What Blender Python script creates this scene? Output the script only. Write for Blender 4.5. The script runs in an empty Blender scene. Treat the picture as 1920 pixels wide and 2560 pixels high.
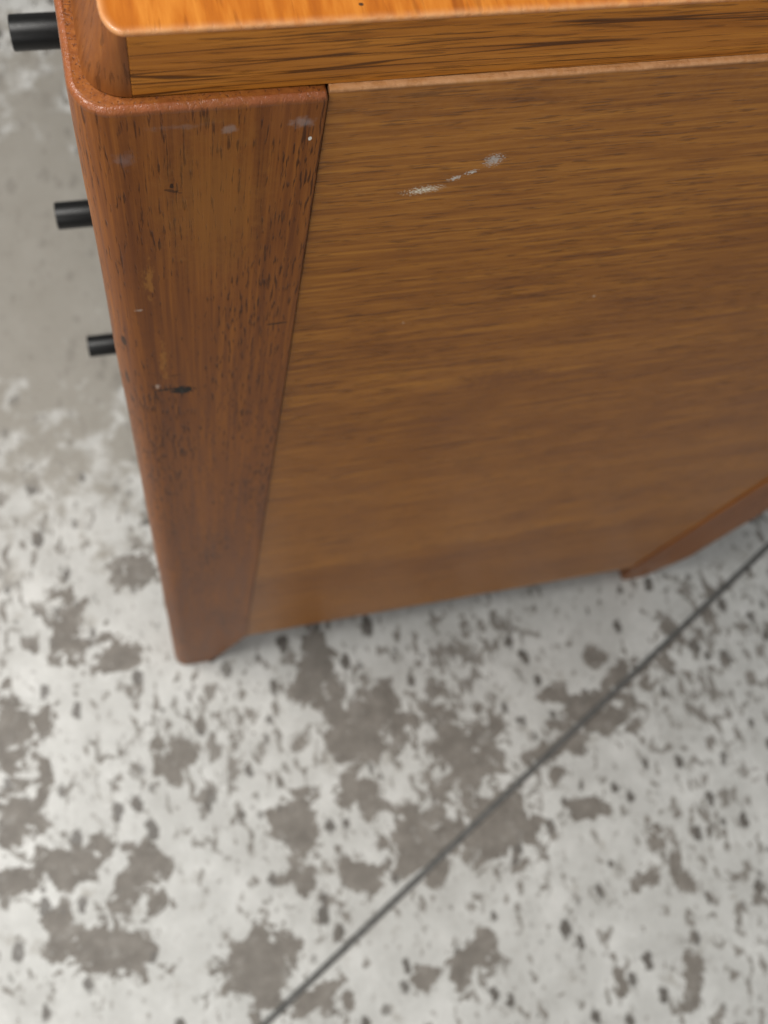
import bpy, bmesh, math, random
from mathutils import Vector, Matrix, noise

random.seed(7)
S = bpy.context.scene
COL = S.collection

# ------------------------------------------------------------------ camera
cam_data = bpy.data.cameras.new('camera')
cam = bpy.data.objects.new('camera', cam_data)
COL.objects.link(cam)
cam.location = (0.00543, -0.14959, 0.91473)
cam.rotation_euler = (0.30461, -0.15493, -0.20801)
cam_data.sensor_fit = 'VERTICAL'
cam_data.sensor_height = 36.0
cam_data.lens = 36.0 * 2641.0 / 2560.0
cam_data.clip_start = 0.01
cam_data.clip_end = 100.0
cam_data.dof.use_dof = True
cam_data.dof.focus_distance = 0.250
cam_data.dof.aperture_fstop = 16.5
S.camera = cam

# ------------------------------------------------------------------ light (indoors: soft room light, one broad lamp, one added side fill)
world = bpy.data.worlds.new('World')
S.world = world
world.use_nodes = True
bg = world.node_tree.nodes['Background']
bg.inputs[0].default_value = (0.97, 0.99, 1.0, 1)
bg.inputs[1].default_value = 0.28

def area(name, loc, target, sx, sy, power, col):
    d = bpy.data.lights.new(name, 'AREA')
    d.shape = 'RECTANGLE'; d.size = sx; d.size_y = sy; d.energy = power; d.color = col
    o = bpy.data.objects.new(name, d); COL.objects.link(o)
    o.location = loc
    o.rotation_euler = (Vector(target) - Vector(loc)).to_track_quat('-Z', 'Y').to_euler()
    return o
area('ceiling_lamp', (-0.68, 0.08, 1.80), (0.0, -0.1, 0.3), 0.7, 0.7, 28, (1.0, 0.975, 0.93))
area('side_fill', (-0.95, -1.05, 1.0), (0.1, 0.0, 0.35), 0.8, 0.8, 6.5, (1.0, 0.98, 0.95))  # added fill without a known source, grades the side panel from left to right

S.view_settings.view_transform = 'Standard'
S.view_settings.look = 'None'
S.view_settings.gamma = 1.0
S.view_settings.exposure = 0.0
S.render.engine = 'CYCLES'
S.cycles.max_bounces = 4
S.cycles.use_adaptive_sampling = True
S.cycles.adaptive_threshold = 0.02
S.cycles.use_denoising = True

# ------------------------------------------------------------------ node helpers
class NT:
    def __init__(self, name):
        self.m = bpy.data.materials.new(name)
        self.m.use_nodes = True
        self.t = self.m.node_tree
        self.t.nodes.clear()
        self.out = self.t.nodes.new('ShaderNodeOutputMaterial')
        self.b = self.t.nodes.new('ShaderNodeBsdfPrincipled')
        self.t.links.new(self.b.outputs[0], self.out.inputs[0])
    def put(self, sock, v):
        if isinstance(v, bpy.types.NodeSocket):
            self.t.links.new(v, sock)
        elif v is not None:
            if isinstance(v, tuple) and len(v) == 3 and sock.type == 'RGBA':
                v = v + (1,)
            sock.default_value = v
    def math(self, op, a, b=None, c=None, clamp=False):
        n = self.t.nodes.new('ShaderNodeMath'); n.operation = op; n.use_clamp = clamp
        for i, v in enumerate((a, b, c)):
            if v is not None: self.put(n.inputs[i], v)
        return n.outputs[0]
    def add(self, a, b): return self.math('ADD', a, b)
    def sub(self, a, b): return self.math('SUBTRACT', a, b)
    def mul(self, a, b): return self.math('MULTIPLY', a, b)
    def vmath(self, op, a, b=None):
        n = self.t.nodes.new('ShaderNodeVectorMath'); n.operation = op
        self.put(n.inputs[0], a)
        if b is not None: self.put(n.inputs[1], b)
        return n.outputs[0]
    def coord(self):
        return self.t.nodes.new('ShaderNodeTexCoord').outputs['Object']
    def mapping(self, v, scale=(1, 1, 1), loc=(0, 0, 0), rot=(0, 0, 0)):
        n = self.t.nodes.new('ShaderNodeMapping')
        self.put(n.inputs[0], v)
        n.inputs['Location'].default_value = loc
        n.inputs['Rotation'].default_value = rot
        n.inputs['Scale'].default_value = scale
        return n.outputs[0]
    def noise(self, v, scale=1.0, detail=2.0, rough=0.5, dist=0.0, col=False):
        n = self.t.nodes.new('ShaderNodeTexNoise')
        self.put(n.inputs['Vector'], v)
        n.inputs['Scale'].default_value = scale
        n.inputs['Detail'].default_value = detail
        n.inputs['Roughness'].default_value = rough
        n.inputs['Distortion'].default_value = dist
        return n.outputs['Color' if col else 'Fac']
    def voro(self, v, scale=1.0, feature='F1', rnd=1.0, out='Distance'):
        n = self.t.nodes.new('ShaderNodeTexVoronoi'); n.feature = feature
        self.put(n.inputs['Vector'], v)
        n.inputs['Scale'].default_value = scale
        n.inputs['Randomness'].default_value = rnd
        return n.outputs[out]
    def step(self, v, lo, hi, a=0.0, b=1.0):
        n = self.t.nodes.new('ShaderNodeMapRange'); n.interpolation_type = 'SMOOTHSTEP'
        self.put(n.inputs[0], v)
        n.inputs[1].default_value = lo; n.inputs[2].default_value = hi
        n.inputs[3].default_value = a; n.inputs[4].default_value = b
        return n.outputs[0]
    def lin(self, v, lo, hi, a=0.0, b=1.0):
        n = self.t.nodes.new('ShaderNodeMapRange')
        self.put(n.inputs[0], v)
        n.inputs[1].default_value = lo; n.inputs[2].default_value = hi
        n.inputs[3].default_value = a; n.inputs[4].default_value = b
        return n.outputs[0]
    def mix(self, f, a, b, mode='MIX'):
        n = self.t.nodes.new('ShaderNodeMix'); n.data_type = 'RGBA'; n.blend_type = mode
        self.put(n.inputs[0], f); self.put(n.inputs[6], a); self.put(n.inputs[7], b)
        return n.outputs[2]
    def ramp(self, f, stops):
        n = self.t.nodes.new('ShaderNodeValToRGB')
        self.put(n.inputs[0], f)
        e = n.color_ramp.elements
        while len(e) < len(stops): e.new(0.5)
        for k, (p, c) in enumerate(stops):
            e[k].position = p; e[k].color = tuple(c) + (1,)
        return n.outputs[0]
    def bump(self, h, strength=0.3, dist=0.001, normal=None):
        n = self.t.nodes.new('ShaderNodeBump')
        n.inputs['Strength'].default_value = strength
        n.inputs['Distance'].default_value = dist
        self.put(n.inputs['Height'], h)
        if normal is not None: self.put(n.inputs['Normal'], normal)
        return n.outputs[0]
    def attr(self, name):
        n = self.t.nodes.new('ShaderNodeAttribute'); n.attribute_name = name
        return n.outputs['Fac']
    def ellipse(self, v, c, r, rot=0.0, plane='xz'):
        """1 at the centre, 0 on the rim, negative outside"""
        if plane == 'xz':
            m = self.t.nodes.new('ShaderNodeMapping'); m.vector_type = 'TEXTURE'
            self.put(m.inputs[0], v)
            m.inputs['Location'].default_value = (c[0], 0, c[1])
            m.inputs['Rotation'].default_value = (0, rot, 0)
            m.inputs['Scale'].default_value = (r[0], 1e3, r[1])
        else:
            m = self.t.nodes.new('ShaderNodeMapping'); m.vector_type = 'TEXTURE'
            self.put(m.inputs[0], v)
            m.inputs['Location'].default_value = (c[0], c[1], 0)
            m.inputs['Rotation'].default_value = (0, 0, rot)
            m.inputs['Scale'].default_value = (r[0], r[1], 1e3)
        n = self.t.nodes.new('ShaderNodeVectorMath'); n.operation = 'LENGTH'
        self.t.links.new(m.outputs[0], n.inputs[0])
        return self.sub(1.0, n.outputs['Value'])

def axis_scale(axis, along, across):
    return tuple(along if k == axis else across for k in range(3))

def wood(name, axis, cols, seed=0.0, fibre=(7, 330), pore=(55, 620), pore_amt=0.6, pore_cut=(0.60, 0.68),
         band=(1.6, 26), band_amt=0.5, wave=0.004, rough=0.42, coat=0.0, wear_col=None, marks=(), crack=None,
         bump=0.25, blotch=0.0, spec=0.20, pore_mod=0.32, fib_amt=1.15, crack_amt=0.9):
    """cols = dark, mid, light, pore colour"""
    n = NT(name)
    P = n.vmath('ADD', n.coord(), (seed, seed * 1.7, seed * 0.6))
    raw = n.coord()
    w = n.noise(n.mapping(P, axis_scale(axis, 5, 22)), 1, 2, 0.5, col=True)
    wv = n.vmath('MULTIPLY', n.vmath('SUBTRACT', w, (0.5, 0.5, 0.5)), tuple(0 if k == axis else wave for k in range(3)))
    Q = n.vmath('ADD', P, wv)
    bandn = n.noise(n.mapping(Q, axis_scale(axis, *band)), 1, 4, 0.6)
    fib = n.noise(n.mapping(Q, axis_scale(axis, *fibre)), 1, 4, 0.62)
    t = n.add(n.mul(n.sub(bandn, 0.5), band_amt * 2), n.mul(n.sub(fib, 0.5), fib_amt))
    t = n.add(t, 0.5)
    base = n.ramp(t, [(0.18, cols[0]), (0.5, cols[1]), (0.82, cols[2])])
    if blotch:
        bl = n.noise(P, 11, 3, 0.55)
        base = n.mix(n.step(bl, 0.5, 0.7, 0, blotch), base, cols[0])
    pn = n.noise(n.mapping(Q, axis_scale(axis, *pore), loc=(3.1, 1.7, 5.3)), 1, 2, 0.55)
    pd = n.noise(n.mapping(P, axis_scale(axis, 9, 38), loc=(9, 2, 4)), 1, 2, 0.5)
    pm = n.step(n.add(pn, n.mul(n.sub(pd, 0.5), pore_mod)), pore_cut[0], pore_cut[1])
    base = n.mix(n.mul(pm, pore_amt), base, cols[3])
    height = n.sub(n.mul(fib, 0.35), n.mul(pm, 0.9))
    if crack:
        ck = n.noise(n.mapping(Q, axis_scale(axis, *crack['scale']), loc=(1.3, 4.4, 2.2)), 1, 1, 0.35)
        line = n.math('ABSOLUTE', n.sub(ck, 0.5))
        gate = n.noise(n.mapping(P, axis_scale(axis, *crack['gate']), loc=(6, 1, 8)), 1, 0, 0.5)
        cm = n.mul(n.step(line, crack['w'], crack['w'] * 0.25), n.step(gate, crack['cut'], crack['cut'] + 0.1))
        base = n.mix(n.mul(cm, crack_amt), base, cols[3])
        height = n.sub(height, n.mul(cm, 1.6))
    rgh = n.add(rough, n.mul(n.sub(fib, 0.5), 0.25))
    if wear_col:
        wn = n.noise(P, 420, 3, 0.65)
        wm = n.mul(n.attr('wear'), n.step(wn, 0.30, 0.65, 0.55, 1.0))
        base = n.mix(wm, base, wear_col)
        rgh = n.sub(rgh, n.mul(n.attr('wear'), 0.10))
        n.put(n.b.inputs['Specular IOR Level'], n.add(spec, n.mul(n.attr('wear'), 0.35)))
        height = n.add(height, n.mul(n.mul(wn, n.attr('wear')), 2.5))
    fields = {}
    for mk in marks:
        e = n.ellipse(raw, mk['c'], mk['r'], mk.get('rot', 0), mk.get('plane', 'xz'))
        ns = mk.get('ns', 'grit')
        if ns not in fields:
            fields[ns] = n.noise(n.mapping(raw, {'grit': (750, 600, 900), 'soft': (330, 300, 330), 'lying': (600, 600, 2000), 'fine': (1500, 600, 2600), 'upright': (950, 500, 280)}[ns]), 1, 2, 0.65)
        g = fields[ns]
        m = n.step(n.add(n.mul(e, mk.get('k', 0.5)), n.sub(g, 0.5)), mk.get('lo', 0.02), mk.get('hi', 0.16), 0, mk.get('a', 0.9))
        if mk.get('k', 0.5) > 0:
            m = n.mul(m, n.step(e, -0.25, 0.1))
        base = n.mix(m, base, mk['col'])
    n.put(n.b.inputs['Base Color'], base)
    n.put(n.b.inputs['Roughness'], rgh)
    n.put(n.b.inputs['Normal'], n.bump(height, bump, 0.0006))
    n.b.inputs['Coat Weight'].default_value = coat
    n.b.inputs['Coat Roughness'].default_value = 0.3
    if not wear_col: n.b.inputs['Specular IOR Level'].default_value = spec
    return n.m

# ------------------------------------------------------------------ dimensions (metres, cabinet front corner at the origin)
L = 0.4462          # side panel direction, front to rear
W = 0.70            # across the drawer fronts
ZT = 0.7229         # top of the posts
ZP = 0.0820         # lower edge of the side panel
HB = 0.0190         # top board thickness
PROUD = 0.0014      # posts stand proud of the panel
W_TOP, W_LOW = 0.0551, 0.0570
GAP = 0.00035

# ------------------------------------------------------------------ materials
WHITE = (0.62, 0.60, 0.55)
panel_marks = [
    dict(c=(0.0850, 0.6815), r=(0.0064, 0.0020), rot=-0.10, col=(0.78, 0.72, 0.58), ns='fine', k=0.20, lo=0.10, hi=0.13, a=0.95),
    dict(c=(0.0925, 0.6855), r=(0.0024, 0.0012), rot=-0.4, col=WHITE, ns='fine', k=0.24, lo=0.10, hi=0.16),
    dict(c=(0.0966, 0.6876), r=(0.0020, 0.0010), rot=-0.3, col=WHITE, ns='fine', k=0.26, lo=0.08, hi=0.16),
    dict(c=(0.1015, 0.6920), r=(0.0030, 0.0030), rot=0.0, col=(0.55, 0.53, 0.50), ns='fine', k=0.24, lo=0.04, hi=0.16, a=0.70),
    dict(c=(0.1600, 0.6080), r=(0.0006, 0.0006), col=(0.7, 0.55, 0.4), k=2.0, lo=0.3, hi=0.5),
    dict(c=(0.0930, 0.6050), r=(0.0004, 0.0005), col=(0.7, 0.55, 0.4), k=2.0, lo=0.3, hi=0.5),
    dict(c=(0.1030, 0.3300), r=(0.0180, 0.0045), rot=-0.03, col=(0.095, 0.028, 0.010), ns='lying', k=0.45, lo=0.10, hi=0.35, a=0.6),
    dict(c=(0.1450, 0.5450), r=(0.0330, 0.0200), rot=0.0, col=(0.125, 0.036, 0.012), ns='soft', k=0.5, lo=0.08, hi=0.55, a=0.45),
]
INK = (0.006, 0.004, 0.003)
GREY = (0.36, 0.36, 0.37)
post_marks = [
    dict(c=(0.0300, 0.6850), r=(0.0190, 0.0500), col=(0.300, 0.120, 0.022), ns='soft', k=0.9, lo=0.0, hi=0.8, a=0.55),
    dict(c=(0.0105, 0.6600), r=(0.0050, 0.0900), col=(0.140, 0.040, 0.009), ns='soft', k=0.9, lo=0.0, hi=0.8, a=0.45),
    dict(c=(0.0145, 0.5785), r=(0.0060, 0.0008), rot=-0.04, col=INK, ns='grit', k=1.4, lo=0.25, hi=0.40, a=0.95),
    dict(c=(0.0195, 0.5765), r=(0.0052, 0.0040), rot=0.25, col=INK, ns='grit', k=0.62, lo=0.14, hi=0.20, a=0.98),
    dict(c=(0.0172, 0.5890), r=(0.0036, 0.0005), rot=-0.1, col=INK, ns='grit', k=1.2, lo=0.35, hi=0.55, a=0.7),
    dict(c=(0.0030, 0.6130), r=(0.0012, 0.0050), col=INK, ns='upright', k=1.0, lo=0.30, hi=0.50, a=0.8),
    dict(c=(0.0022, 0.5850), r=(0.0008, 0.0090), col=INK, ns='upright', k=0.9, lo=0.30, hi=0.50, a=0.7),
    dict(c=(0.0200, 0.6950), r=(0.0007, 0.0014), col=INK, ns='grit', k=1.3, lo=0.30, hi=0.55, a=0.8),
    dict(c=(0.0495, 0.6180), r=(0.0052, 0.0007), rot=-0.04, col=INK, ns='grit', k=1.2, lo=0.25, hi=0.45, a=0.8),
    dict(c=(0.0200, 0.6930), r=(0.0042, 0.0010), rot=0.45, col=INK, ns='lying', k=0.7, lo=0.28, hi=0.42, a=0.55),
    dict(c=(0.0335, 0.7145), r=(0.0030, 0.0022), col=GREY, ns='soft', k=0.5, lo=0.05, hi=0.45, a=0.28),
    dict(c=(0.0500, 0.7150), r=(0.0040, 0.0024), col=GREY, ns='soft', k=0.5, lo=0.03, hi=0.45, a=0.32),
    dict(c=(0.0520, 0.7088), r=(0.0006, 0.0010), col=(0.8, 0.8, 0.75), k=1.5, lo=0.3, hi=0.5),
    dict(c=(0.0100, 0.7060), r=(0.0040, 0.0050), col=(0.30, 0.24, 0.24), ns='soft', k=0.5, lo=0.08, hi=0.6, a=0.28),
    dict(c=(0.0225, 0.7165), r=(0.0100, 0.0014), col=(0.26, 0.20, 0.19), ns='soft', k=0.5, lo=0.10, hi=0.6, a=0.3),
    dict(c=(0.0122, 0.6520), r=(0.0024, 0.0130), col=(0.40, 0.17, 0.030), ns='upright', k=0.42, lo=0.06, hi=0.40, a=0.55),
    dict(c=(0.0142, 0.6000), r=(0.0022, 0.0200), col=(0.40, 0.17, 0.030), ns='upright', k=0.38, lo=0.08, hi=0.40, a=0.55),
    dict(c=(0.0115, 0.5820), r=(0.0012, 0.0030), col=(0.55, 0.42, 0.33), ns='grit', k=0.5, lo=0.15, hi=0.35, a=0.7),
    dict(c=(0.0085, 0.6360), r=(0.0020, 0.0010), col=(0.45, 0.35, 0.28), ns='grit', k=0.5, lo=0.15, hi=0.35, a=0.6),
]
PW = [(0.190, 0.060, 0.008), (0.325, 0.118, 0.015), (0.460, 0.188, 0.027), (0.090, 0.028, 0.005)]
M_panel = wood('panel_veneer', 0, PW, fibre=(26, 620), pore=(105, 1000), pore_amt=0.62, pore_cut=(0.55, 0.68), band=(2.0, 30), band_amt=0.34, pore_mod=0.22, fib_amt=1.6,
               wave=0.004, rough=0.36, marks=panel_marks, bump=0.22, wear_col=(0.52, 0.27, 0.125), blotch=0.35, spec=0.12)
QW = [(0.145, 0.042, 0.008), (0.230, 0.073, 0.0125), (0.320, 0.110, 0.019), (0.045, 0.013, 0.004)]
M_post = wood('post_wood', 2, QW, seed=3.3, fibre=(16, 760), pore=(125, 1400), pore_amt=0.80, pore_cut=(0.565, 0.68), band=(2.2, 55), band_amt=0.30,
              wave=0.003, rough=0.40, marks=post_marks, bump=0.30, wear_col=(0.26, 0.082, 0.030), blotch=0.3, spec=0.11, pore_mod=0.34, fib_amt=1.5)
M_post_plain = wood('rear_post_wood', 2, QW, seed=8.1, fibre=(10, 620), pore=(62, 1150), pore_amt=0.8, band=(2.2, 45), band_amt=0.35,
                    wave=0.003, rough=0.40, bump=0.30, wear_col=(0.26, 0.082, 0.030), spec=0.12)
M_edge = wood('edge_board_wood', 0, [(0.300, 0.098, 0.013), (0.450, 0.162, 0.021), (0.580, 0.232, 0.035), (0.085, 0.028, 0.007)],
              seed=5.7, fibre=(16, 600), pore=(70, 1300), pore_amt=0.5, pore_cut=(0.57, 0.70), band=(5, 90), band_amt=0.30, fib_amt=1.3,
              wave=0.0040, rough=0.42, bump=0.45, wear_col=(0.55, 0.30, 0.14),
              crack=dict(scale=(7, 270), gate=(26, 420), w=0.021, cut=0.42))
M_corner = wood('corner_block_wood', 2, [(0.130, 0.040, 0.010), (0.205, 0.066, 0.015), (0.280, 0.098, 0.022), (0.060, 0.020, 0.006)],
                seed=1.9, fibre=(40, 500), pore=(120, 900), pore_amt=0.5, rough=0.45, bump=0.3, wear_col=(0.40, 0.20, 0.09))
M_top = wood('top_veneer', 1, [(0.29, 0.073, 0.008), (0.42, 0.123, 0.012), (0.55, 0.198, 0.027), (0.19, 0.047, 0.006)],
             seed=2.4, fibre=(40, 330), pore=(80, 620), pore_amt=0.4, pore_cut=(0.58, 0.72), band=(14, 90), band_amt=0.55,
             rough=0.38, bump=0.15, wear_col=(0.56, 0.30, 0.14),
             marks=[dict(c=(0.0609, 0.0054), r=(0.0008, 0.0006), col=(0.02, 0.015, 0.012), k=1.6, lo=0.35, hi=0.6, plane='xy')])
M_carcass = wood('carcass_wood', 0, [(0.10, 0.035, 0.012), (0.16, 0.058, 0.018), (0.22, 0.085, 0.026), (0.05, 0.018, 0.008)],
                 seed=9.4, rough=0.5)
M_front = wood('drawer_front_wood', 1, [(0.12, 0.040, 0.012), (0.20, 0.074, 0.020), (0.28, 0.115, 0.034), (0.06, 0.021, 0.008)],
               seed=6.2, rough=0.42)

def black_metal():
    n = NT('black_lacquered_metal')
    c = n.coord()
    s = n.noise(c, 900, 3, 0.6)
    n.put(n.b.inputs['Base Color'], n.mix(s, (0.002, 0.002, 0.002), (0.005, 0.005, 0.005)))
    n.put(n.b.inputs['Roughness'], n.lin(s, 0.3, 0.7, 0.34, 0.44))
    n.b.inputs['Specular IOR Level'].default_value = 0.3
    n.put(n.b.inputs['Normal'], n.bump(s, 0.05, 0.0003))
    return n.m
M_black = black_metal()

JA, JB = Vector((0.5694, 0.0119)), Vector((0.0257, -0.2915))
jd = (JA - JB).normalized(); jn = Vector((-jd.y, jd.x))
jm = (JA + JB) / 2
ang = math.atan2(jd.y, jd.x)

def floor_mat():
    n = NT('worn_stone')
    P = n.coord()
    # ragged coordinates so that every patch has an eaten-away outline
    wob = n.vmath('SUBTRACT', n.noise(P, 38, 5, 0.62, col=True), (0.5, 0.5, 0.5))
    wob2 = n.vmath('SUBTRACT', n.noise(P, 190, 3, 0.6, col=True), (0.5, 0.5, 0.5))
    Q = n.vmath('ADD', P, n.vmath('ADD', n.vmath('MULTIPLY', wob, (0.045, 0.045, 0.0)), n.vmath('MULTIPLY', wob2, (0.012, 0.012, 0.0))))
    blobs = [(0.228,-0.123,0.0320,0.0370), (0.172,-0.186,0.0274,0.0287), (0.238,-0.184,0.0404,0.0260), (0.369,-0.114,0.0452,0.0194), (0.150,-0.080,0.0366,0.0304),
             (0.134,-0.136,0.0171,0.0162), (0.111,-0.028,0.0157,0.0276), (0.075,-0.158,0.0166,0.0299), (0.028,-0.249,0.0254,0.0278), (-0.083,-0.213,0.0337,0.0174),
             (-0.120,-0.195,0.0085,0.0319), (-0.102,-0.139,0.0264,0.0182), (-0.055,-0.167,0.0188,0.0271), (-0.136,-0.028,0.0237,0.0257), (-0.143,-0.094,0.0192,0.0246),
             (-0.149,-0.143,0.0152,0.0149), (-0.115,-0.063,0.0095,0.0127), (-0.012,-0.076,0.0131,0.0194), (-0.049,0.018,0.0199,0.0102), (-0.082,0.052,0.0132,0.0257),
             (-0.022,0.095,0.0154,0.0161), (0.074,-0.283,0.0240,0.0116), (0.122,-0.198,0.0167,0.0125), (0.364,-0.253,0.0127,0.0114), (0.395,-0.260,0.0092,0.0114),
             (0.379,-0.336,0.0100,0.0232), (0.318,-0.326,0.0098,0.0199), (0.208,-0.275,0.0095,0.0167), (0.327,-0.187,0.0189,0.0093), (0.382,-0.222,0.0103,0.0166),
             (0.184,-0.291,0.0084,0.0120), (0.158,-0.285,0.0083,0.0089), (0.324,-0.085,0.0186,0.0106), (0.370,-0.063,0.0114,0.0109)]
    acc = None
    for (x, y, a, b) in blobs:
        g = 1.65 if x < 0.27 else 1.25
        e = n.ellipse(Q, (x, y), (a * g, b * g), -0.2, 'xy')
        acc = e if acc is None else n.math('MAXIMUM', acc, e)
    acc = n.math('MAXIMUM', acc, n.mul(n.ellipse(Q, (jm.x + 0.06 * jd.x, jm.y + 0.06 * jd.y), (0.26, 0.030), ang, 'xy'), 0.55))
    acc = n.math('MAXIMUM', acc, -0.35)
    f1 = n.noise(P, 44, 6, 0.67, 0.4)
    patch = n.step(n.add(n.mul(acc, 0.36), n.mul(n.sub(f1, 0.5), 1.10)), 0.085, 0.145)
    # free, smaller lacunae, a little longer than wide
    A = n.mapping(P, (1.25, 0.80, 1.0), rot=(0, 0, math.radians(25)))
    region = n.noise(P, 6.0, 1, 0.5)
    f2 = n.noise(A, 80, 3, 0.60, 0.5)
    lac = n.step(n.add(f2, n.mul(n.sub(region, 0.5), 0.40)), 0.560, 0.660)
    # little pits
    vin = n.vmath('ADD', A, n.vmath('MULTIPLY', wob2, (0.011, 0.011, 0.0)))
    v = n.t.nodes.new('ShaderNodeTexVoronoi'); n.put(v.inputs['Vector'], vin); v.inputs['Scale'].default_value = 58
    sel = n.t.nodes.new('ShaderNodeSeparateColor'); n.put(sel.inputs[0], v.outputs['Color'])
    rad = n.lin(sel.outputs[0], 0.40, 1.0, 0.02, 0.40)
    pit = n.mul(n.step(n.sub(v.outputs['Distance'], rad), 0.07, -0.07), n.step(sel.outputs[0], 0.38, 0.45))
    v2 = n.t.nodes.new('ShaderNodeTexVoronoi'); n.put(v2.inputs['Vector'], vin); v2.inputs['Scale'].default_value = 140
    sel2 = n.t.nodes.new('ShaderNodeSeparateColor'); n.put(sel2.inputs[0], v2.outputs['Color'])
    pit2 = n.mul(n.step(v2.outputs['Distance'], 0.36, 0.14), n.step(sel2.outputs[0], 0.60, 0.74))
    worn = n.math('MAXIMUM', patch, n.mul(lac, 0.9))
    # bright islands left inside the worn places
    isl = n.step(n.noise(P, 130, 4, 0.65), 0.60, 0.70)
    worn_i = n.mul(worn, n.sub(1.0, n.mul(isl, 0.5)))
    tone = n.noise(P, 20, 5, 0.70)
    skin = n.ramp(tone, [(0.25, (0.45, 0.445, 0.42)), (0.5, (0.575, 0.575, 0.55)), (0.72, (0.72, 0.72, 0.695))])
    fine = n.noise(P, 420, 3, 0.6)
    skin = n.mix(n.mul(n.step(fine, 0.5, 0.75), 0.22), skin, (0.42, 0.41, 0.39))
    ring = n.step(n.math('ABSOLUTE', n.sub(n.voro(P, 95), 0.28)), 0.05, 0.015)
    skin = n.mix(n.mul(ring, n.mul(n.step(n.noise(P, 30, 2, 0.5), 0.52, 0.62), 0.22)), skin, (0.36, 0.35, 0.33))
    # broad grey stain, thinly worn, beside the drawers
    st = n.ellipse(Q, (-0.03, 0.41), (0.26, 0.28), 0.1, 'xy')
    stm = n.step(n.add(n.mul(n.math('MAXIMUM', st, -0.35), 0.75), n.mul(n.sub(n.noise(P, 34, 5, 0.66), 0.5), 2.1)), -0.10, 0.30)
    skin = n.mix(n.mul(stm, 0.80), skin, (0.290, 0.265, 0.222))
    wtone = n.noise(P, 60, 4, 0.65)
    under = n.ramp(wtone, [(0.25, (0.140, 0.125, 0.107)), (0.55, (0.215, 0.195, 0.170)), (0.8, (0.300, 0.277, 0.247))])
    under = n.mix(n.mul(n.step(n.noise(P, 330, 3, 0.6), 0.58, 0.72), 0.4), under, (0.42, 0.39, 0.35))
    dark = (0.085, 0.073, 0.060)
    calm = n.lin(stm, 0, 1, 1.0, 0.25)
    worn_i = n.mul(worn_i, n.lin(stm, 0, 1, 1.0, 0.35))
    c = n.mix(n.mul(n.mul(pit2, 0.55), calm), skin, under)
    c = n.mix(n.mul(n.mul(pit, 0.90), calm), c, dark)
    c = n.mix(worn_i, c, under)
    n.put(n.b.inputs['Base Color'], c)
    n.put(n.b.inputs['Roughness'], n.lin(worn_i, 0, 1, 0.42, 0.62))
    n.put(n.b.inputs['Normal'], n.bump(n.add(n.mul(f2, -0.8), n.mul(fine, 0.2)), 0.22, 0.0010))
    return n.m
M_floor = floor_mat()

def grout_mat():
    n = NT('joint_filler')
    P = n.coord()
    s = n.noise(P, 160, 4, 0.6)
    n.put(n.b.inputs['Base Color'], n.ramp(s, [(0.3, (0.09, 0.09, 0.086)), (0.7, (0.17, 0.168, 0.16))]))
    n.b.inputs['Roughness'].default_value = 0.8
    return n.m
M_grout = grout_mat()

# ------------------------------------------------------------------ mesh helpers
def link(name, me, mat, parent=None):
    o = bpy.data.objects.new(name, me); COL.objects.link(o)
    me.materials.append(mat)
    if parent is not None: o.parent = parent
    return o

def finish(bm, name, mat, parent, angle=35, wear=None):
    bmesh.ops.recalc_face_normals(bm, faces=bm.faces)
    me = bpy.data.meshes.new(name)
    bm.to_mesh(me); bm.free()
    for p in me.polygons: p.use_smooth = True
    me.set_sharp_from_angle(angle=math.radians(angle))
    at = me.attributes.new('wear', 'FLOAT', 'POINT')
    if wear:
        for k, v in enumerate(me.vertices): at.data[k].value = wear(v.co)
    return link(name, me, mat, parent)

def rrect(x0, x1, y0, y1, r, seg=8):
    """plan outline, r = radii at (x0,y0) (x1,y0) (x1,y1) (x0,y1); counter-clockwise"""
    cs = [(x0, y0, 1, 1, math.pi), (x1, y0, -1, 1, 1.5 * math.pi), (x1, y1, -1, -1, 0), (x0, y1, 1, -1, 0.5 * math.pi)]
    out = []
    for (cx, cy, sx, sy, a0), rr in zip(cs, r):
        rx, ry = rr if isinstance(rr, tuple) else (rr, rr)
        rx, ry = max(rx, 1e-5), max(ry, 1e-5)
        ox, oy = cx + sx * rx, cy + sy * ry
        for k in range(seg + 1):
            a = a0 + 0.5 * math.pi * k / seg
            out.append((ox + rx * math.cos(a), oy + ry * math.sin(a)))
    return out

def loft(levels):
    bm = bmesh.new()
    rings = [[bm.verts.new(p) for p in lv] for lv in levels]
    for a, b in zip(rings, rings[1:]):
        m = len(a)
        for k in range(m):
            bm.faces.new((a[k], a[(k + 1) % m], b[(k + 1) % m], b[k]))
    bm.faces.new(list(reversed(rings[0]))); bm.faces.new(rings[-1])
    return bm

def slab(x0, x1, y0, y1, z0, z1, radii, rim=0.001, rim_low=0.0, seg=8):
    """rounded-corner board with softened upper (and lower) rim"""
    lv = []
    def ring(z, d):
        lv.append([(x, y, z) for x, y in rrect(x0 + d, x1 - d, y0 + d, y1 - d, [max(q - d, 1e-5) for q in radii], seg)])
    if rim_low > 0:
        for k in range(5):
            a = 0.5 * math.pi * (1 - k / 4)
            ring(z0 + rim_low * (1 - math.sin(0.5 * math.pi - a) if False else 1 - math.cos(0.5 * math.pi - a)), rim_low * (1 - math.sin(0.5 * math.pi - a)))
    else:
        ring(z0, 0)
    for k in range(6):
        a = 0.5 * math.pi * k / 5
        ring(z1 - rim + rim * math.sin(a), rim * (1 - math.cos(a)))
    return loft(lv)

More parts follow.
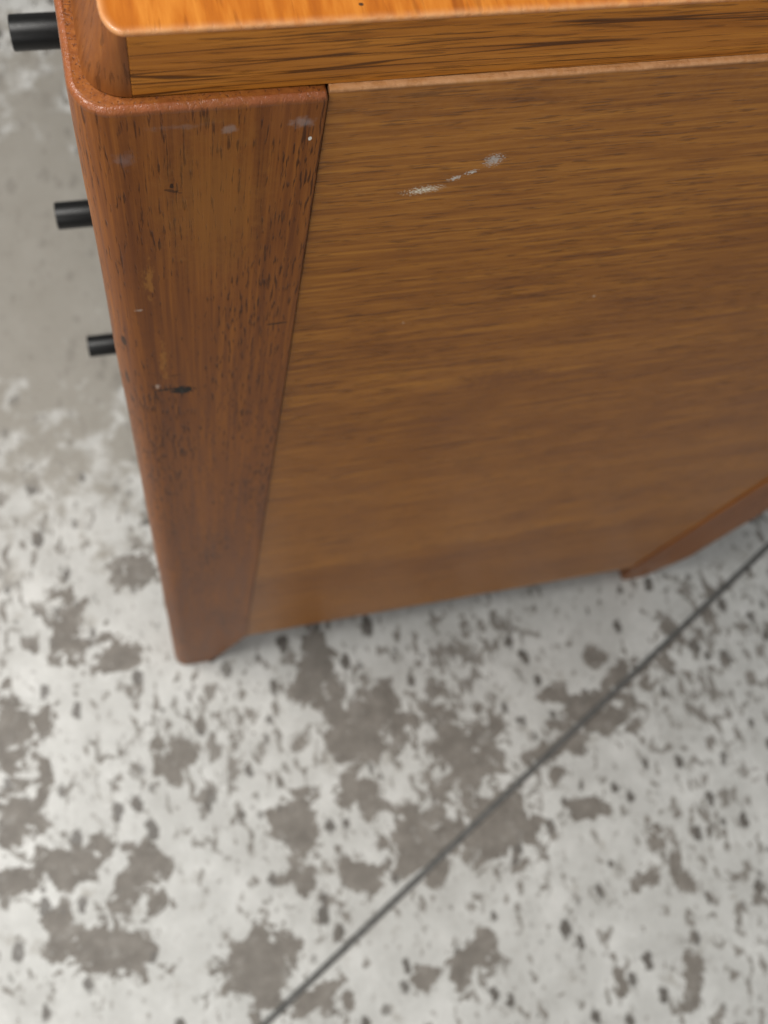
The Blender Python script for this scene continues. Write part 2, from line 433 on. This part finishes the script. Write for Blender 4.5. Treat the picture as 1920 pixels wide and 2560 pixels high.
def box(x0, x1, y0, y1, z0, z1, bev=0.0008, seg=2):
    bm = bmesh.new()
    bmesh.ops.create_cube(bm, size=1.0, matrix=Matrix.Translation(((x0 + x1) / 2, (y0 + y1) / 2, (z0 + z1) / 2)) @ Matrix.Diagonal((x1 - x0, y1 - y0, z1 - z0, 1)))
    if bev > 0:
        bmesh.ops.bevel(bm, geom=list(bm.edges), offset=bev, segments=seg, profile=0.5, affect='EDGES')
    return bm

def rough_up(bm, amp, freq, zmin=-1e9):
    for v in bm.verts:
        if v.co.z >= zmin:
            v.co += noise.noise_vector(v.co * freq) * amp

# ------------------------------------------------------------------ floor: slabs with a narrow joint between them
floor_root = link('floor', bpy.data.meshes.new('floor'), M_grout)
bm = box(-2.6, 3.2, -2.6, 3.2, -0.06, -0.0035, bev=0)
bm.to_mesh(floor_root.data); bm.free()
floor_root['kind'] = 'structure'
def slab_tile(u0, u1, v0, v1):
    """rectangle in joint coordinates: u along the joint, v across it"""
    bm = bmesh.new()
    nu = 220
    lo, hi, hib = [], [], []
    # outline, fine along the joint edge so that the arris is slightly chipped
    pts = []
    for k in range(nu + 1): pts.append((u0 + (u1 - u0) * k / nu, v0))
    for k in range(nu + 1): pts.append((u1 - (u1 - u0) * k / nu, v1))
    def chip(u, v):
        s = 1 if v == v0 else -1
        return s * max(0.0, noise.noise(Vector((u * 55, v * 9, 0.3))) * 0.0004 + noise.noise(Vector((u * 260, v * 9, 4.0))) * 0.0004)
    def w(u, v, z): 
        p = jm + jd * u + jn * v
        return (p.x, p.y, z)
    ins = 0.0014
    lv = [[w(u, v, -0.0030) for u, v in pts],
          [w(u, v + chip(u, v), -0.0010) for u, v in pts],
          [w(u, v + chip(u, v) + (ins if v == v0 else -ins), 0.0) for u, v in pts]]
    bm = loft(lv)
    return finish(bm, 'slab', M_floor, floor_root, 30)
G = 0.0028
slab_tile(-1.3, 1.5, G, 1.6)
slab_tile(-1.3, 1.5, -1.5, -G)

# ------------------------------------------------------------------ the chest of drawers
chest = bpy.data.objects.new('chest_of_drawers', None); COL.objects.link(chest)
chest['label'] = 'brown varnished wooden chest of drawers with rounded corner posts and black knobs on the floor'
chest['category'] = 'chest'

def width_at(z):
    if z >= ZP + 0.006:
        return W_LOW + (W_TOP - W_LOW) * (z - ZP) / (ZT - ZP)
    t = max(0.0, z / (ZP + 0.006))
    return 0.0285 + (W_LOW - 0.0285) * (t ** 0.9)

def make_post(mx, my, mat):
    """corner post; mx / my mirror it to the other corners"""
    depth = 0.034
    zs = [(0.0, 0.0016), (0.0005, 0.0008), (0.0016, 0.0)]
    zs += [(0.0016 + (ZP + 0.004) * k / 14, 0.0) for k in range(1, 15)]
    zz = zs[-1][0]
    RIM = 0.0018
    zs += [(zz + (ZT - RIM - zz) * k / 40, 0.0) for k in range(1, 41)]
    for k in range(1, 9):
        a = 0.5 * math.pi * k / 8
        zs.append((ZT - RIM + RIM * math.sin(a), RIM * (1 - math.cos(a))))
    lv = []
    for z, d in zs:
        w = width_at(z)
        ring = []
        dr = d * 0.45 if z > 0.5 else d
        for x, y in rrect(0 + d, w - dr, -PROUD + d, depth - d, [max(0.0095 - d, 1e-4), max(0.0009 - dr, 2e-4), 0.001, 0.001], 10):
            ring.append((x, y, z))
        lv.append(ring)
    # finer along the flat runs, for a lively worn rim
    fine = []
    for ring in lv:
        out = []
        for a, b in zip(ring, ring[1:] + ring[:1]):
            out.append(a)
            d = math.hypot(b[0] - a[0], b[1] - a[1])
            if d > 0.006:
                m = 24
                for q in range(1, m):
                    out.append(tuple(a[i] + (b[i] - a[i]) * q / m for i in range(3)))
        fine.append(out)
    k = min(len(f) for f in fine); assert all(len(f) == k for f in fine)
    bm = loft(fine)
    for v in bm.verts:
        if v.co.z > ZT - 0.004:
            v.co.z += noise.noise(v.co * 170) * 0.00028
            v.co.y += noise.noise(v.co * 140 + Vector((5, 0, 0))) * 0.00016
        v.co.x += noise.noise(Vector((3, v.co.y * 20, v.co.z * 16))) * 0.0004 if v.co.x < 0.02 else 0
    def wear(co):
        x, y, z = co
        d = min(x, y + PROUD)
        if x < 0.0095 and y < 0.0078: d = 0.0095 - math.hypot(x - 0.0095, y - 0.0078)
        t = max(0.0, min(1.0, (z - (ZT - 0.0020)) / 0.0012))
        return t if d < 0.0017 else t * 0.25
    o = finish(bm, 'post', mat, chest, 40, wear)
    if mx:
        for v in o.data.vertices:
            t = max(0.0, 1 - v.co.z / (ZP + 0.006))
            v.co.y += 0.0055 * t; v.co.x += 0.004 * t
    for v in o.data.vertices:
        if mx: v.co.x = L - v.co.x
        if my: v.co.y = W - v.co.y
    if mx != my: o.data.flip_normals()
    return o
make_post(False, False, M_post)
make_post(True, False, M_post_plain)
make_post(False, True, M_post_plain)
make_post(True, True, M_post_plain)

def make_side(my):
    bm = bmesh.new()
    def edge(z): return W_LOW + (W_TOP - W_LOW) * (z - ZP) / (ZT - ZP) + GAP
    n = 60
    zt = ZT + 0.0002
    r = 0.0009
    prof = [(0.0165, ZP), (0.0008, ZP), (0.0, ZP + 0.0008)]           # (y, z) running up the face
    prof += [(0.0, ZP + 0.0008 + (zt - r - ZP - 0.0008) * k / 8) for k in range(1, 9)]
    for k in range(1, 6):
        a = 0.5 * math.pi * k / 5
        prof.append((r * (1 - math.cos(a)), zt - r + r * math.sin(a)))
    prof += [(0.0022, zt), (0.0165, zt)]
    rings = []
    for k in range(n + 1):
        ring = []
        for y, z in prof:
            x0, x1 = edge(z), L - edge(z)
            x = x0 + (x1 - x0) * k / n
            dy = 0.0
            if z > zt - 0.002 and y < 0.003:
                dy = noise.noise(Vector((x * 120, 3, z * 50))) * 0.00014
            ring.append((x, y + dy, z))
        rings.append(ring)
    bm = loft(rings)
    def wear(co):
        return max(0.0, min(1.0, (co.z - (zt - 0.0010)) / 0.0006))
    o = finish(bm, 'side_panel', M_panel, chest, 40, wear)
    if my:
        for v in o.data.vertices: v.co.y = W - v.co.y
        o.data.flip_normals()
    return o
make_side(False); make_side(True)

# top board: lower board, four solid corner blocks, veneered top
BX, BY = 0.0087, 0.0017
BX0 = 0.0037
CX = 0.0133
zb0, zb1 = ZT + 0.0004, ZT + HB
zv = zb1 - 0.0011
RX, RY = 0.0046, 0.0072
def top_ring(z, d):
    r = [(RX - d, RY - d)] * 4
    return [(x, y, z) for x, y in rrect(BX + d, L - BX - d, BY + d, W - BY - d, r, 12)]
lv = [top_ring(zv, 0.0)]
for k in range(5):
    a = 0.5 * math.pi * k / 4
    lv.append(top_ring(zb1 - 0.0009 + 0.0009 * math.sin(a), 0.0009 * (1 - math.cos(a))))
lv.append(top_ring(zb1, 0.0014))
lv.append(top_ring(zb1, 0.0020))
bm = loft(lv)
NR = len(lv[0])
top = finish(bm, 'top_board', M_top, chest, 50)
at = top.data.attributes['wear']
for k in range(len(top.data.vertices)):
    at.data[k].value = (0.2, 0.4, 0.7, 0.75, 0.5, 0.3, 0.1, 0.0)[k // NR]

bm = slab(CX + 0.00003, L - CX - 0.00003, BY, W - BY, zb0, zv - 0.00005, [0.0001] * 4, rim=0.0001, seg=1)
finish(bm, 'edge_board', M_edge, top, 30)
def flare(t): return BX0 + (BX - BX0) * t
def corner(mx, my):
    lv = []
    for k in range(9):
        t = k / 8
        x0 = flare(t)
        lv.append([(x, y, zb0 + (zv - 0.00005 - zb0) * t) for x, y in
                   rrect(x0, CX - 0.00003, BY + 0.00005, 0.03, [(CX - 0.00003 - x0 - 0.0001, 0.0085 + (RY - 0.0085) * t), 0.0001, 0.0001, 0.0001], 12)])
    o = finish(loft(lv), 'corner_block', M_corner, top, 40)
    for v in o.data.vertices:
        if mx: v.co.x = L - v.co.x
        if my: v.co.y = W - v.co.y
    if mx != my: o.data.flip_normals()
for a in (False, True):
    for b in (False, True): corner(a, b)
for mx in (False, True):
    lv = []
    for t in (0.0, 1.0):
        z = zb0 + (zv - 0.00005 - zb0) * t
        lv.append([(x, y, z) for x, y in ((flare(t), 0.0302), (CX - 0.00003, 0.0302), (CX - 0.00003, W - 0.0302), (flare(t), W - 0.0302))])
    o = finish(loft(lv), 'edging_strip', M_corner, top, 30)
    if mx:
        for v in o.data.vertices: v.co.x = L - v.co.x
        o.data.flip_normals()

# carcass behind the side panels
finish(box(0.004, L - 0.004, 0.0345, W - 0.0345, ZT - 0.020, ZT - 0.0004, 0.0004), 'carcass_top', M_carcass, chest)
finish(box(0.0, 0.0038, 0.0342, W - 0.0342, ZT - 0.024, ZT, 0.0012, 3), 'front_rail', M_post_plain, chest, 40)
finish(box(0.006, L - 0.006, 0.0345, W - 0.0345, ZP + 0.001, ZP + 0.017, 0.0004), 'carcass_bottom', M_carcass, chest)
finish(box(L - 0.010, L - 0.004, 0.0345, W - 0.0345, ZP + 0.018, ZT - 0.021, 0.0004), 'back_panel', M_carcass, chest)

# three drawers and a plain lower front; knobs set in from both ends
knob_z = (0.6119, 0.5033, 0.3771)
edges = [ZT - 0.026, 0.5585, 0.4430, 0.3130]
KY, KR, KTIP = 0.1181, 0.00577, -0.0181
def knob_mesh():
    bm = bmesh.new()
    prof = [(0.0038, 0.0), (0.0038, KR), (KTIP + 0.0007, KR), (KTIP + 0.0002, KR - 0.0002), (KTIP, KR - 0.0008), (KTIP, 0.0)]
    seg = 40
    rings = []
    for x, r in prof:
        if r == 0: rings.append([bm.verts.new((x, 0, 0))])
        else: rings.append([bm.verts.new((x, r * math.cos(2 * math.pi * k / seg), r * math.sin(2 * math.pi * k / seg))) for k in range(seg)])
    for a, b in zip(rings, rings[1:]):
        for k in range(seg):
            q = [a[k % len(a)], a[(k + 1) % len(a)], b[(k + 1) % len(b)], b[k % len(b)]]
            u = []
            for v in q:
                if v not in u: u.append(v)
            bm.faces.new(u)
    bmesh.ops.recalc_face_normals(bm, faces=bm.faces)
    me = bpy.data.meshes.new('knob'); bm.to_mesh(me); bm.free()
    for p in me.polygons: p.use_smooth = True
    me.set_sharp_from_angle(angle=math.radians(40))
    me.materials.append(M_black)
    return me
KM = knob_mesh()
for kz, z1, z0 in zip(knob_z, edges, edges[1:]):
    d = finish(box(0.0040, 0.022, 0.0365, W - 0.0365, z0 + 0.0015, z1 - 0.0015, 0.0010, 3), 'drawer_front', M_front, chest, 40)
    for y in (KY, W - KY):
        k = bpy.data.objects.new('knob', KM); COL.objects.link(k)
        k.parent = d; k.location = (0, y, kz)
finish(box(0.0060, 0.022, 0.0365, W - 0.0365, ZP + 0.0185, edges[-1] - 0.0015, 0.0010, 3), 'lower_front', M_front, chest, 40)
